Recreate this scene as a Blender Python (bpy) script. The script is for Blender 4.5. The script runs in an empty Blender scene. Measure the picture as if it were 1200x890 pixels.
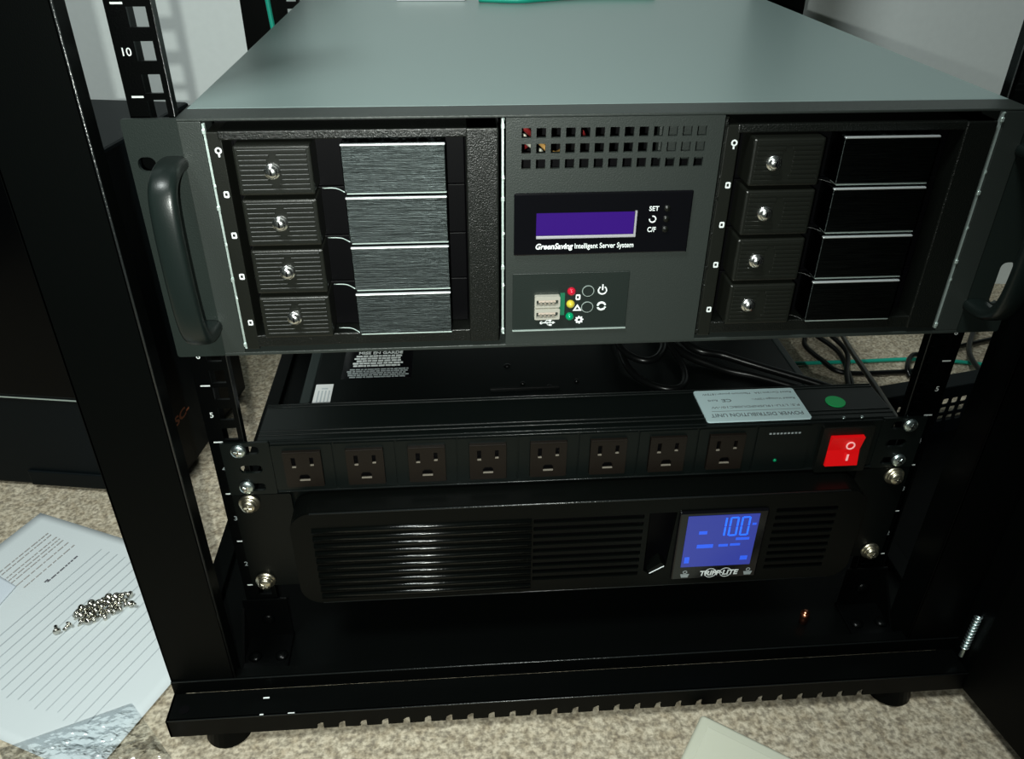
import bpy, bmesh, math, random
from mathutils import Vector, Matrix, noise
random.seed(7)
S = 0.001          # every length below is in millimetres
C = bpy.context.scene
COL = C.collection

# ------------------------------------------------------------------ camera
cam = bpy.data.cameras.new('camera')
cam.sensor_width = 36.0
cam.lens = 949.389 / 1200 * 36
cam.clip_start = 0.01
cam.clip_end = 50
camo = bpy.data.objects.new('camera', cam)
COL.objects.link(camo)
RW = ((0.997276, -0.073504, 0.006163), (-0.034057, -0.532966, -0.845451), (0.065429, 0.842938, -0.534018))
CAM = (-83.753, -445.396, 501.373)
m3 = Matrix((RW[0], tuple(-v for v in RW[1]), tuple(-v for v in RW[2]))).transposed()
camo.matrix_world = Matrix.Translation(Vector(CAM) * S) @ m3.to_4x4()
C.camera = camo

# ------------------------------------------------------------------ world
w = bpy.data.worlds.new('world')
C.world = w
w.use_nodes = True
w.node_tree.nodes['Background'].inputs[0].default_value = (0.55, 0.85, 0.80, 1)
w.node_tree.nodes['Background'].inputs[1].default_value = 0.012

# ------------------------------------------------------------------ lights
def spot(name, loc, target, power, size, blend, radius, colour):
    l = bpy.data.lights.new(name, 'SPOT')
    l.energy = power
    l.spot_size = math.radians(size)
    l.spot_blend = blend
    l.shadow_soft_size = radius * S
    l.color = colour
    o = bpy.data.objects.new(name, l)
    COL.objects.link(o)
    o.location = Vector(loc) * S
    d = Vector(target) - Vector(loc)
    o.rotation_euler = d.to_track_quat('-Z', 'Y').to_euler()
    return o
# the phone's own lamp, beside its lens
spot('phone_lamp', (-105, -441, 493), (-200, 0, 225), 9.5, 112, 1.0, 3.0, (0.95, 1.0, 0.93))
# the room's ceiling lamp, behind and to the left
al = bpy.data.lights.new('ceiling_lamp', 'AREA')
al.shape = 'DISK'; al.size = 0.5; al.energy = 25.0; al.color = (0.93, 1.0, 0.97)
alo = bpy.data.objects.new('ceiling_lamp', al)
COL.objects.link(alo)
alo.location = (-0.75, -0.75, 2.3)
alo.rotation_euler = (Vector((0, 0.15, 0)) - Vector(alo.location)).to_track_quat('-Z', 'Y').to_euler()

# ------------------------------------------------------------------ colour management
C.view_settings.view_transform = 'Standard'
C.view_settings.look = 'None'
C.view_settings.gamma = 1
C.view_settings.use_curve_mapping = False
C.view_settings.exposure = 0.6

# ================================================================== materials
def mat(name, col, rough=0.5, metal=0.0, bump=0.0, bscale=900.0, emit=None, estr=0.0, spec=0.5,
        stretch=None, coat=0.0, vary=0.0):
    m = bpy.data.materials.new(name)
    m.use_nodes = True
    nt = m.node_tree
    b = nt.nodes['Principled BSDF']
    b.inputs['Base Color'].default_value = (*col, 1)
    b.inputs['Roughness'].default_value = rough
    b.inputs['Metallic'].default_value = metal
    b.inputs['Specular IOR Level'].default_value = spec
    b.inputs['Coat Weight'].default_value = coat
    if emit:
        b.inputs['Emission Color'].default_value = (*emit, 1)
        b.inputs['Emission Strength'].default_value = estr
    if bump or vary:
        tc = nt.nodes.new('ShaderNodeTexCoord')
        mp = nt.nodes.new('ShaderNodeMapping')
        if stretch:
            mp.inputs['Scale'].default_value = stretch
        n = nt.nodes.new('ShaderNodeTexNoise')
        n.inputs['Scale'].default_value = bscale
        n.inputs['Detail'].default_value = 3
        nt.links.new(tc.outputs['Object'], mp.inputs['Vector'])
        nt.links.new(mp.outputs['Vector'], n.inputs['Vector'])
        if bump:
            bp = nt.nodes.new('ShaderNodeBump')
            bp.inputs['Strength'].default_value = bump
            bp.inputs['Distance'].default_value = 0.0004
            nt.links.new(n.outputs['Fac'], bp.inputs['Height'])
            nt.links.new(bp.outputs['Normal'], b.inputs['Normal'])
        if vary:
            mx = nt.nodes.new('ShaderNodeMix')
            mx.data_type = 'RGBA'
            mx.inputs['A'].default_value = (*[c * (1 - vary) for c in col], 1)
            mx.inputs['B'].default_value = (*[min(1, c * (1 + vary)) for c in col], 1)
            nt.links.new(n.outputs['Fac'], mx.inputs['Factor'])
            nt.links.new(mx.outputs['Result'], b.inputs['Base Color'])
    return m

M = {}
M['frame'] = mat('black_powder_coat', (0.0011, 0.0015, 0.0014), 0.4, bump=0.2, bscale=1500, spec=0.07)
M['edge_glint'] = mat('coat_edge_highlight', (0.01, 0.012, 0.012), 0.28, bump=1.0, bscale=700, spec=0.8)  # lighter, glossier coat that gives the black edges their highlights
M['frame_shiny'] = mat('black_gloss_coat', (0.0012, 0.0015, 0.0015), 0.28, bump=0.25, bscale=900, spec=0.12)
M['lid'] = mat('grey_painted_steel', (0.25, 0.33, 0.32), 0.36, 0.35, bump=0.05, bscale=2500)
M['bezel'] = mat('charcoal_paint', (0.024, 0.030, 0.027), 0.42, 0.1, bump=0.35, bscale=1400)
M['ear'] = mat('charcoal_ear_paint', (0.011, 0.016, 0.014), 0.42, 0.0, bump=0.3, bscale=1400, spec=0.3)
M['handle'] = mat('dark_handle_paint', (0.006, 0.010, 0.009), 0.33, 0.0, bump=0.1, bscale=1400, spec=0.4)
M['plastic'] = mat('grained_black_plastic', (0.004, 0.005, 0.004), 0.33, bump=0.8, bscale=1300)
M['button'] = mat('ribbed_black_plastic', (0.007, 0.008, 0.006), 0.34, bump=0.2, bscale=2000)
M['dark'] = mat('deep_black_plastic', (0.0012, 0.0012, 0.0016), 0.5, spec=0.08)
M['brush'] = mat('black_brushed_aluminium', (0.030, 0.036, 0.036), 0.36, 1.0, vary=0.95, bump=1.0, bscale=50, stretch=(1.0, 1, 45), spec=0.3)
bn = M['brush'].node_tree
bn.nodes['Principled BSDF'].inputs['Anisotropic'].default_value = 0.85
tv = bn.nodes.new('ShaderNodeCombineXYZ'); tv.inputs[2].default_value = 1.0     # brushed across, so the sheen spreads upright
bn.links.new(tv.outputs[0], bn.nodes['Principled BSDF'].inputs['Tangent'])
M['chrome'] = mat('bright_chrome', (0.9, 0.92, 0.9), 0.24, 1.0)
M['edge'] = mat('bright_edge_metal', (0.85, 0.9, 0.92), 0.5, 0.85)  # pale metal; the drive-plate edge highlights are put into this colour
M['spring'] = mat('spring_steel', (0.62, 0.74, 0.70), 0.45, 0.7, bump=0.3, bscale=500)
M['gloss'] = mat('gloss_black_panel', (0.003, 0.003, 0.004), 0.12)
M['print'] = mat('white_print', (0.75, 0.80, 0.80), 0.6)
M['print_dim'] = mat('grey_print', (0.30, 0.34, 0.35), 0.6)
M['purple'] = mat('violet_display', (0.006, 0.002, 0.02), 0.25, emit=(0.036, 0.006, 0.20), estr=0.62)
M['ledge'] = mat('display_rim', (0.30, 0.30, 0.32), 0.4)
M['usbw'] = mat('usb_shell_metal', (0.80, 0.78, 0.68), 0.3, 0.6)
M['usbin'] = mat('usb_contact_block', (0.50, 0.42, 0.36), 0.6)
M['pcb'] = mat('green_circuit_board', (0.01, 0.12, 0.06), 0.4)
M['redled'] = mat('red_led', (0.45, 0.01, 0.03), 0.15)
M['yelled'] = mat('yellow_led', (0.50, 0.42, 0.04), 0.15)
M['grnled'] = mat('green_led', (0.0, 0.22, 0.09), 0.15)
M['pdu'] = mat('black_anodised_aluminium', (0.0035, 0.0055, 0.005), 0.36, 0.0, bump=0.15, bscale=1500, spec=0.28)
M['outlet'] = mat('brown_black_outlet_plastic', (0.0085, 0.0062, 0.0045), 0.4, bump=0.15, bscale=1500, spec=0.3)
M['contact'] = mat('slot_glint_contact', (0.32, 0.29, 0.24), 0.4, 0.4)  # USB contacts, and the light caught on outlet slot edges as colour
M['red'] = mat('lit_red_rocker', (0.4, 0.004, 0.006), 0.3, emit=(1.0, 0.004, 0.005), estr=0.22)
M['pink'] = mat('rocker_mark', (0.9, 0.5, 0.5), 0.5, emit=(1, 0.4, 0.4), estr=0.25)
M['label'] = mat('pale_blue_label', (0.62, 0.82, 0.86), 0.5)
M['ink'] = mat('label_ink', (0.10, 0.14, 0.16), 0.6)
M['greendot'] = mat('green_sticker', (0.01, 0.45, 0.12), 0.5)
M['ups'] = mat('ups_bezel_plastic', (0.0018, 0.0023, 0.0020), 0.3, bump=0.2, bscale=1300, spec=0.10)
M['rib'] = mat('glossy_grille_plastic', (0.002, 0.0026, 0.0023), 0.2, bump=0.3, bscale=900, spec=0.5)
M['upstop'] = mat('ups_case_steel', (0.0018, 0.0028, 0.0026), 0.32, bump=0.12, bscale=1200, spec=0.2)
M['upsbar'] = mat('ups_case_edge', (0.011, 0.017, 0.016), 0.4)
M['blue'] = mat('blue_backlit_display', (0.01, 0.015, 0.06), 0.2, emit=(0.022, 0.032, 0.24), estr=0.75)
M['bluebright'] = mat('lit_blue_segment', (0.03, 0.1, 0.6), 0.3, emit=(0.004, 0.10, 1.0), estr=0.95)
M['bluemid'] = mat('dim_blue_segment', (0.03, 0.1, 0.5), 0.3, emit=(0.008, 0.05, 0.55), estr=0.7)
M['zinc'] = mat('zinc_plated_screw', (0.75, 0.88, 0.88), 0.32, 1.0)
M['brass'] = mat('yellow_zinc_screw', (0.75, 0.70, 0.55), 0.32, 1.0)
M['copper'] = mat('copper_stub', (0.75, 0.28, 0.16), 0.25, 1.0)
M['paper'] = mat('white_paper', (0.62, 0.68, 0.70), 0.8)
M['paper2'] = mat('bluish_white_paper', (0.60, 0.67, 0.74), 0.8)
M['rule'] = mat('grey_ruled_line', (0.48, 0.53, 0.56), 0.8)
M['inkbrown'] = mat('brown_grey_ink', (0.36, 0.34, 0.33), 0.8)
M['inkdark'] = mat('dark_ink', (0.10, 0.10, 0.12), 0.8)
M['cream'] = mat('cream_plastic', (0.62, 0.64, 0.52), 0.35, bump=0.05)
M['tower'] = mat('dark_plastic_case', (0.0025, 0.0045, 0.0055), 0.5, bump=0.15, bscale=800, spec=0.12)
M['towerg'] = mat('gloss_case_front', (0.001, 0.0012, 0.0014), 0.2, spec=0.1)
M['orange'] = mat('orange_lettering', (0.42, 0.13, 0.055), 0.6)
M['cable'] = mat('black_cable_jacket', (0.003, 0.0035, 0.0035), 0.3, spec=0.28)
M['teal'] = mat('teal_cable_jacket', (0.01, 0.38, 0.27), 0.45)
M['wirer'] = mat('red_wire', (0.16, 0.012, 0.012), 0.4)
M['wirew'] = mat('white_wire', (0.6, 0.6, 0.5), 0.4)
M['wirey'] = mat('amber_wire', (0.35, 0.2, 0.06), 0.4)
M['foil'] = mat('white_packet', (0.8, 0.82, 0.82), 0.4)

def wall_mat():
    m = mat('matte_painted_wall', (0.74, 0.80, 0.79), 0.8, bump=0.2, bscale=120, vary=0.04)
    return m
M['wall'] = wall_mat()

def carpet_mat():
    m = bpy.data.materials.new('speckled_beige_carpet')
    m.use_nodes = True
    nt = m.node_tree
    b = nt.nodes['Principled BSDF']
    b.inputs['Roughness'].default_value = 0.95
    b.inputs['Specular IOR Level'].default_value = 0.1
    tc = nt.nodes.new('ShaderNodeTexCoord')
    n1 = nt.nodes.new('ShaderNodeTexNoise'); n1.inputs['Scale'].default_value = 300; n1.inputs['Detail'].default_value = 4
    n2 = nt.nodes.new('ShaderNodeTexNoise'); n2.inputs['Scale'].default_value = 110; n2.inputs['Detail'].default_value = 3
    r1 = nt.nodes.new('ShaderNodeValToRGB')
    r1.color_ramp.elements[0].position = 0.33; r1.color_ramp.elements[0].color = (0.25, 0.22, 0.175, 1)
    r1.color_ramp.elements[1].position = 0.62; r1.color_ramp.elements[1].color = (0.60, 0.54, 0.43, 1)
    e = r1.color_ramp.elements.new(0.47); e.color = (0.40, 0.355, 0.275, 1)
    r2 = nt.nodes.new('ShaderNodeValToRGB')
    r2.color_ramp.elements[0].position = 0.3; r2.color_ramp.elements[0].color = (0.74, 0.70, 0.64, 1)
    r2.color_ramp.elements[1].position = 0.6; r2.color_ramp.elements[1].color = (1, 1, 0.98, 1)
    mx = nt.nodes.new('ShaderNodeMix'); mx.data_type = 'RGBA'; mx.blend_type = 'MULTIPLY'
    mx.inputs['Factor'].default_value = 1
    for n in (n1, n2):
        nt.links.new(tc.outputs['Object'], n.inputs['Vector'])
    nt.links.new(n1.outputs['Fac'], r1.inputs['Fac'])
    nt.links.new(n2.outputs['Fac'], r2.inputs['Fac'])
    nt.links.new(r1.outputs['Color'], mx.inputs['A'])
    nt.links.new(r2.outputs['Color'], mx.inputs['B'])
    nt.links.new(mx.outputs['Result'], b.inputs['Base Color'])
    bp = nt.nodes.new('ShaderNodeBump'); bp.inputs['Strength'].default_value = 0.6; bp.inputs['Distance'].default_value = 0.002
    nt.links.new(n1.outputs['Fac'], bp.inputs['Height'])
    nt.links.new(bp.outputs['Normal'], b.inputs['Normal'])
    return m
M['carpet'] = carpet_mat()

def film_mat():
    m = bpy.data.materials.new('clear_plastic_film')
    m.use_nodes = True
    nt = m.node_tree
    out = nt.nodes['Material Output']
    nt.nodes.remove(nt.nodes['Principled BSDF'])
    t = nt.nodes.new('ShaderNodeBsdfTransparent'); t.inputs[0].default_value = (0.93, 0.95, 0.96, 1)
    g = nt.nodes.new('ShaderNodeBsdfGlossy'); g.inputs['Roughness'].default_value = 0.12
    lw = nt.nodes.new('ShaderNodeFresnel'); lw.inputs[0].default_value = 1.45
    mx = nt.nodes.new('ShaderNodeMixShader')
    nt.links.new(lw.outputs[0], mx.inputs[0])
    nt.links.new(t.outputs[0], mx.inputs[1]); nt.links.new(g.outputs[0], mx.inputs[2])
    nt.links.new(mx.outputs[0], out.inputs[0])
    return m
M['film'] = film_mat()

# ================================================================== helpers
def link(name, me, m=None, parent=None, smooth=False):
    if m and not me.materials:
        me.materials.append(M[m])
    if smooth:
        me.polygons.foreach_set('use_smooth', [True] * len(me.polygons))
    me.name = name
    o = bpy.data.objects.new(name, me)
    COL.objects.link(o)
    if parent is not None:
        o.parent = parent
    return o

def tag(o, label=None, cat=None, group=None, kind=None):
    if label: o['label'] = label
    if cat: o['category'] = cat
    if group: o['group'] = group
    if kind: o['kind'] = kind
    return o

def thing(name, label, cat, loc=(0, 0, 0), rz=0, group=None):
    """an Empty whose children are laid out in world millimetres"""
    o = bpy.data.objects.new(name, None)
    o.empty_display_size = 0.02
    COL.objects.link(o)
    o.location = Vector(loc) * S
    o.rotation_euler = (0, 0, rz)
    return tag(o, label, cat, group)

class B:
    """mesh builder, millimetres"""
    def __init__(s, origin=(0, 0, 0)):
        s.bm = bmesh.new(); s.o = Vector(origin)
    def box(s, x0, x1, y0, y1, z0, z1, bev=0, seg=2):
        r = bmesh.ops.create_cube(s.bm, size=1)
        vs = r['verts']
        for v in vs:
            v.co = Vector(((x0 + x1) / 2 + v.co.x * (x1 - x0), (y0 + y1) / 2 + v.co.y * (y1 - y0), (z0 + z1) / 2 + v.co.z * (z1 - z0)))
        if bev:
            es = list({e for v in vs for e in v.link_edges})
            bmesh.ops.bevel(s.bm, geom=es, offset=bev, segments=seg, affect='EDGES', profile=0.5)
        return s
    def cyl(s, c, r, h, axis='y', n=20, r2=None):
        r2 = r if r2 is None else r2
        q = bmesh.ops.create_cone(s.bm, cap_ends=True, segments=n, radius1=r, radius2=r2, depth=h)
        rot = {'z': Matrix.Identity(3), 'y': Matrix.Rotation(math.pi / 2, 3, 'X'), 'x': Matrix.Rotation(math.pi / 2, 3, 'Y')}[axis]
        for v in q['verts']:
            v.co = rot @ v.co + Vector(c)
        return s
    def dome(s, c, r, h, d=(0, -1, 0), n=16, rings=4):
        """shallow dome rising by h along d from centre c"""
        d = Vector(d).normalized()
        q = d.to_track_quat('Z', 'Y')
        prev = None
        for k in range(rings + 1):
            t = k / rings * math.pi / 2
            rr, hh = r * math.cos(t), h * math.sin(t)
            if k == rings:
                top = s.bm.verts.new(Vector(c) + q @ Vector((0, 0, h)))
                for i in range(n):
                    s.bm.faces.new((prev[i], prev[(i + 1) % n], top))
            else:
                ring = [s.bm.verts.new(Vector(c) + q @ Vector((rr * math.cos(2 * math.pi * i / n), rr * math.sin(2 * math.pi * i / n), hh))) for i in range(n)]
                if prev:
                    for i in range(n):
                        s.bm.faces.new((prev[i], prev[(i + 1) % n], ring[(i + 1) % n], ring[i]))
                else:
                    s.bm.faces.new(list(reversed(ring)))
                prev = ring
        return s
    def prism(s, pts, axis, a, b):
        """extrude a closed polygon: axis x -> pts are (y,z); y -> (x,z); z -> (x,y)"""
        f = {'x': lambda p, t: (t, p[0], p[1]), 'y': lambda p, t: (p[0], t, p[1]), 'z': lambda p, t: (p[0], p[1], t)}[axis]
        A = [s.bm.verts.new(f(p, a)) for p in pts]
        Bv = [s.bm.verts.new(f(p, b)) for p in pts]
        n = len(pts)
        s.bm.faces.new(A); s.bm.faces.new(list(reversed(Bv)))
        for i in range(n):
            s.bm.faces.new((A[i], Bv[i], Bv[(i + 1) % n], A[(i + 1) % n]))
        return s
    def tube(s, path, r, n=8):
        P = [Vector(p) for p in path]
        prev = None
        for i, p in enumerate(P):
            d = (P[min(i + 1, len(P) - 1)] - P[max(i - 1, 0)]).normalized()
            up = Vector((0, 0, 1)) if abs(d.z) < 0.9 else Vector((1, 0, 0))
            a = d.cross(up).normalized(); b = d.cross(a).normalized()
            rr = r[i] if isinstance(r, (list, tuple)) else r
            ring = [s.bm.verts.new(p + a * rr * math.cos(2 * math.pi * k / n) + b * rr * math.sin(2 * math.pi * k / n)) for k in range(n)]
            if prev:
                for k in range(n):
                    s.bm.faces.new((prev[k], prev[(k + 1) % n], ring[(k + 1) % n], ring[k]))
            else:
                s.bm.faces.new(ring)
            prev = ring
        s.bm.faces.new(list(reversed(prev)))
        return s
    def mesh(s):
        bmesh.ops.recalc_face_normals(s.bm, faces=s.bm.faces)
        me = bpy.data.meshes.new('m')
        for v in s.bm.verts:
            v.co = (v.co - s.o) * S
        s.bm.to_mesh(me); s.bm.free()
        return me
    def put(s, name, m, parent=None, smooth=False):
        return link(name, s.mesh(), m, parent, smooth)

def smooth_path(pts, k=6):
    """Catmull-Rom through the points"""
    P = [Vector(p) for p in pts]
    P = [P[0] * 2 - P[1]] + P + [P[-1] * 2 - P[-2]]
    out = []
    for i in range(1, len(P) - 2):
        for j in range(k):
            t = j / k
            a, b, c, d = P[i - 1], P[i], P[i + 1], P[i + 2]
            out.append(0.5 * ((2 * b) + (c - a) * t + (2 * a - 5 * b + 4 * c - d) * t * t + (3 * b - a - 3 * c + d) * t ** 3))
    out.append(P[-2])
    return out

def rect(x0, x1, y0, y1):
    return [(x0, y0), (x1, y0), (x1, y1), (x0, y1)]
def rrect(x0, x1, y0, y1, r, n=5):
    out = []
    for cx, cy, a in ((x1 - r, y1 - r, 0), (x0 + r, y1 - r, 90), (x0 + r, y0 + r, 180), (x1 - r, y0 + r, 270)):
        for i in range(n + 1):
            t = math.radians(a + 90 * i / n)
            out.append((cx + r * math.cos(t), cy + r * math.sin(t)))
    return out
def circ(cx, cy, r, n=16):
    return [(cx + r * math.cos(2 * math.pi * i / n), cy + r * math.sin(2 * math.pi * i / n)) for i in range(n)]

def eval_mesh(data):
    o = bpy.data.objects.new('tmp', data)
    COL.objects.link(o)
    dg = bpy.context.evaluated_depsgraph_get()
    me = bpy.data.meshes.new_from_object(o.evaluated_get(dg))
    bpy.data.objects.remove(o)
    bpy.data.curves.remove(data)
    return me

def to_plane(me, plane, off):
    """curve XY (mm) -> world plane: 'xz' facing -y at y=off; 'xy' at z=off; 'yz' at x=off"""
    for v in me.vertices:
        x, y, z = v.co
        if plane == 'xz': v.co = Vector((x, off - z, y)) * S
        elif plane == 'xy': v.co = Vector((x, y, off + z)) * S
        elif plane == 'yz': v.co = Vector((off + z, x, y)) * S
    me.update()
    return me

def plate(loops, plane, a, b):
    """flat plate with openings; loops[0] is the outline; spans a..b across the plane"""
    cu = bpy.data.curves.new('c', 'CURVE')
    cu.dimensions = '2D'; cu.fill_mode = 'BOTH'; cu.extrude = abs(b - a) / 2
    for L in loops:
        sp = cu.splines.new('POLY')
        sp.points.add(len(L) - 1)
        for i, p in enumerate(L):
            sp.points[i].co = (p[0], p[1], 0, 1)
        sp.use_cyclic_u = True
    me = eval_mesh(cu)
    to_plane(me, plane, (a + b) / 2)
    bm = bmesh.new(); bm.from_mesh(me)
    bmesh.ops.remove_doubles(bm, verts=bm.verts, dist=1e-7)
    bmesh.ops.recalc_face_normals(bm, faces=bm.faces)
    bm.to_mesh(me); bm.free()
    me.polygons.foreach_set('use_smooth', [False] * len(me.polygons))
    me.materials.clear()
    return me

def shift(me, dx=0, dy=0, dz=0):
    for v in me.vertices:
        v.co += Vector((dx, dy, dz)) * S
    return me

def text(body, plane, x, y, off, h=None, width=None, bold=0.0, slant=0.0, rot=0.0, thick=0.05, align='LEFT'):
    """flat printed lettering as a mesh; x,y = left base point (mm), width = total width"""
    cu = bpy.data.curves.new('t', 'FONT')
    cu.body = body; cu.size = 10; cu.extrude = thick; cu.offset = bold; cu.resolution_u = 3
    me = eval_mesh(cu)
    xs = [v.co.x for v in me.vertices]; ys = [v.co.y for v in me.vertices]
    x0, x1 = min(xs), max(xs)
    k = width / (x1 - x0) if width else h / 7.0
    ky = h / 7.0 if h else k
    c, s_ = math.cos(rot), math.sin(rot)
    for v in me.vertices:
        u = (v.co.x - x0) * k + slant * v.co.y * ky; t = v.co.y * ky
        if align == 'CENTER': u -= (x1 - x0) * k / 2
        v.co.x = x + u * c - t * s_; v.co.y = y + u * s_ + t * c
    to_plane(me, plane, off)
    me.materials.clear()
    return me

def join(meshes):
    bm = bmesh.new()
    for me in meshes:
        bm.from_mesh(me)
        bpy.data.meshes.remove(me)
    me = bpy.data.meshes.new('j')
    bm.to_mesh(me); bm.free()
    return me

U = 44.45
FL = -44.0   # carpet level

# ================================================================== the setting
def carpet():
    nx, ny = 420, 330
    x0, x1, y0, y1 = -1000, 1150, -420, 665
    vs, fs = [], []
    for j in range(ny):
        for i in range(nx):
            x = x0 + (x1 - x0) * i / (nx - 1); y = y0 + (y1 - y0) * j / (ny - 1)
            h = -0.2 - 2.4 * random.random() * random.random() - 1.2 * (0.5 + 0.5 * noise.noise(Vector((x * .03, y * .03, 0))))
            vs.append((x * S, y * S, (FL + h) * S))
    for j in range(ny - 1):
        for i in range(nx - 1):
            a = j * nx + i
            fs.append((a, a + 1, a + nx + 1, a + nx))
    me = bpy.data.meshes.new('floor'); me.from_pydata(vs, [], fs)
    o = link('floor', me, 'carpet', smooth=True)
    tag(o, kind='structure')
carpet()
WALL_Y = 650
tag(B().box(-1000, 1150, WALL_Y, WALL_Y + 60, FL - 5, 1500).put('wall_back', 'wall'), kind='structure')

# ================================================================== the rack
rack = thing('equipment_rack', 'black steel open-sided equipment rack standing on the carpet around all the gear', 'rack')
# base tray with raised lip, front channel with notches
base_top = -13.0
front = [(-300, base_top), (-300, -31)]
x = -196.0
while x < 214:
    front += [(x, -31), (x + 0.5, -26.5), (x + 3.4, -24.6), (x + 5.4, -24.6), (x + 5.4, -31)]
    x += 15.6
front += [(300, -31), (300, base_top)]
link('base_front', plate([front], 'xz', -72, -70.5), 'frame', rack)
b = B()
b.box(-300, 300, -72, -49, base_top - 1.5, base_top, 0.5)       # ledge
b.box(-300, 300, -49.2, -47.7, base_top, 0, 0.5)                # riser lip
b.box(-300, 300, -47.7, -40, -1.5, 0)
b.box(-300, -298.5, -72, 520, -31, base_top)
b.box(298.5, 300, -72, 520, -31, base_top)
b.put('base_frame', 'frame', rack)
link('base_plate', plate([rect(-300, 300, -47.6, 520)], 'xy', -14.5, -13), 'frame', rack)
for sx in (-1, 1):                                              # side lips of the base
    B().box(min(sx * 300, sx * 285), max(sx * 300, sx * 285), -40, 520, base_top, -6, 0.8).put('side_lip', 'frame', rack)
for (fx, fy) in ((-263, -58), (245, -58), (-263, 500), (245, 500)):
    B().cyl((fx, fy, -37.5), 17, 12.8, 'z', 24, 14).cyl((fx, fy, -30.5), 6, 12, 'z', 12).put('leveling_foot', 'frame', rack)
PH = 690
for sx in (-1, 1):
    for back in (0, 1):
        b = B()
        if not back:
            xo, xi = sx * 300, sx * 254
            b.box(min(xo, xi), max(xo, xi), -48, -46.2, base_top, PH, 0.6)
            b.box(min(xi, xi - sx * -1.8), max(xi, xi + sx * 1.8), -48, -34 if sx < 0 else -20, base_top, PH, 0.4)
            b.box(min(xo, xo - sx * 1.8), max(xo, xo - sx * 1.8), -48, -20, base_top, PH, 0.4)
        else:
            xo, xi = sx * 300, sx * 254
            b.box(min(xo, xi), max(xo, xi), 478 if sx > 0 else 505, 520, base_top, PH, 0.6)
        b.put('post', 'frame', rack)
B().tube([(-254.2, -47.8, base_top), (-254.2, -47.8, PH)], 0.7, 8).put('edge_glint', 'edge_glint', rack, True)  # thin tube added so the post corner shows a highlight
B().tube([(-299, -71.8, base_top - .2), (299, -71.8, base_top - .2)], 0.55, 8).tube([(-299, -49, -.2), (299, -49, -.2)], 0.5, 8).put('edge_glint', 'edge_glint', rack, True)  # tubes added for the highlights along the base edges
def rail(sx, y, marks, parent):
    xa, xb = sx * 250.5, sx * 228
    lo, hi = min(xa, xb), max(xa, xb)
    loops = [rect(lo, hi, base_top + 1, 14.5 * U)]
    for u in range(0, 14):
        for dz in (6.35, 22.22, 38.1):
            cx, cz = sx * 235.6, u * U + dz
            loops.append(rect(cx - 4.7, cx + 4.7, cz - 4.7, cz + 4.7))
    r = link('mounting_rail', plate(loops, 'xz', y, y + 2), 'frame_shiny', parent)
    B().box(min(xa, xa - sx * 2), max(xa, xa - sx * 2), y + 2, y + 34, base_top + 1, 14.5 * U).put('rail_flange', 'frame', r)
    B().box(min(xb, xb + sx * 1.2), max(xb, xb + sx * 1.2), y + 2, y + 8, base_top + 1, 14.5 * U).put('rail_return', 'frame_shiny', r)
    B().tube([(xb, y + .5, base_top + 1), (xb, y + .5, 14.5 * U)], 0.5, 6).put('rail_edge', 'edge_glint', r, True)
    if marks:
        mm = B()
        for u in range(1, 14):
            xm = sx * 244.4
            mm.box(xm - 3.0, xm + 3.0, y - 0.12, y, u * U - 0.5, u * U + 0.5)
        tag(mm.put('unit_mark', 'print', r), kind='stuff')
        for u in range(1, 14):
            link('unit_number', text(str(u), 'xz', sx * 244.6, (u - 0.5) * U - 2.2, y - 0.06, h=4.0, align='CENTER', bold=0.05), 'print_dim' if u < 5 else 'print', r)
for sx in (-1, 1):
    rail(sx, 0, True, rack)
    rail(sx, 440, False, rack)
    for z in (560,):
        B().box(min(sx * 250, sx * 292), max(sx * 250, sx * 292), 4, 440, z, z + 24, 1).put('side_brace', 'frame', rack)
# foot clamps holding the rails on the base
for sx in (-1, 1):
    b = B()
    b.box(sx * 237 - 17, sx * 237 + 17, -36, 2, base_top, base_top + 3, 0.8)
    b.box(sx * 237 - 17, sx * 237 + 17, -2, 0.0, base_top, 30, 0.8)
    b.prism([(-30, base_top), (-2, base_top), (-2, 22)], 'x', sx * 254 - 1, sx * 254 + 1)
    b.put('rail_foot', 'frame_shiny', rack)
    for (bx, by, bz, d) in ((sx * 237, -2, 9, (0, -1, 0)), (sx * 237 - 9, -22, base_top + 3, (0, 0, 1)), (sx * 237 + 11, -22, base_top + 3, (0, 0, 1))):
        B().dome((bx, by, bz), 5, 3, d).put('black_bolt', 'frame_shiny', rack, True)
# small worn paint chips on the ledge
bb = B()
for (cx, cy, r) in ((-232, -57, 2.2), (-212, -71.2, 2.4), (-233, -71, 1.3)):
    bb.box(cx - r, cx + r, cy - 0.6, cy + 0.6, base_top, base_top + 0.15)
tag(bb.put('paint_chip', 'print', rack), 'pale chips in the black paint')
for fx in (-289,):
    B().cyl((fx, -63, base_top + 0.05), 3.6, 0.3, 'z', 18).put('screw_hole', 'dark', rack)
# opened door
door = Matrix.Translation((0, 0, 0))
dpts = [(293.5, -73), (296.5, -90), (323, -249), (354, -430), (372, -430), (341, -240), (313, -73)]
d = B().prism(dpts, 'z', -29, PH).put('door', 'frame', rack)
tag(d, 'opened black door panel')
B().box(294, 313, -74, -49.5, -29, PH, 0.5).put('hinge_stile', 'frame', d)
path = [(291 + 2.4 * math.cos(a), -62 + 2.4 * math.sin(a), 3 + 36 * a / (2 * math.pi * 11)) for a in [i * 2 * math.pi / 12 for i in range(133)]]
B().cyl((291, -62, 15), 1.6, 40, 'z', 10).put('hinge_pin', 'zinc', d)
B().tube(path, 0.75, 5).put('hinge_spring', 'zinc', d, True)
B().cyl((303, -75.5, 24), 2.5, 4, 'y', 12).put('hinge_knob', 'copper', d)

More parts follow.
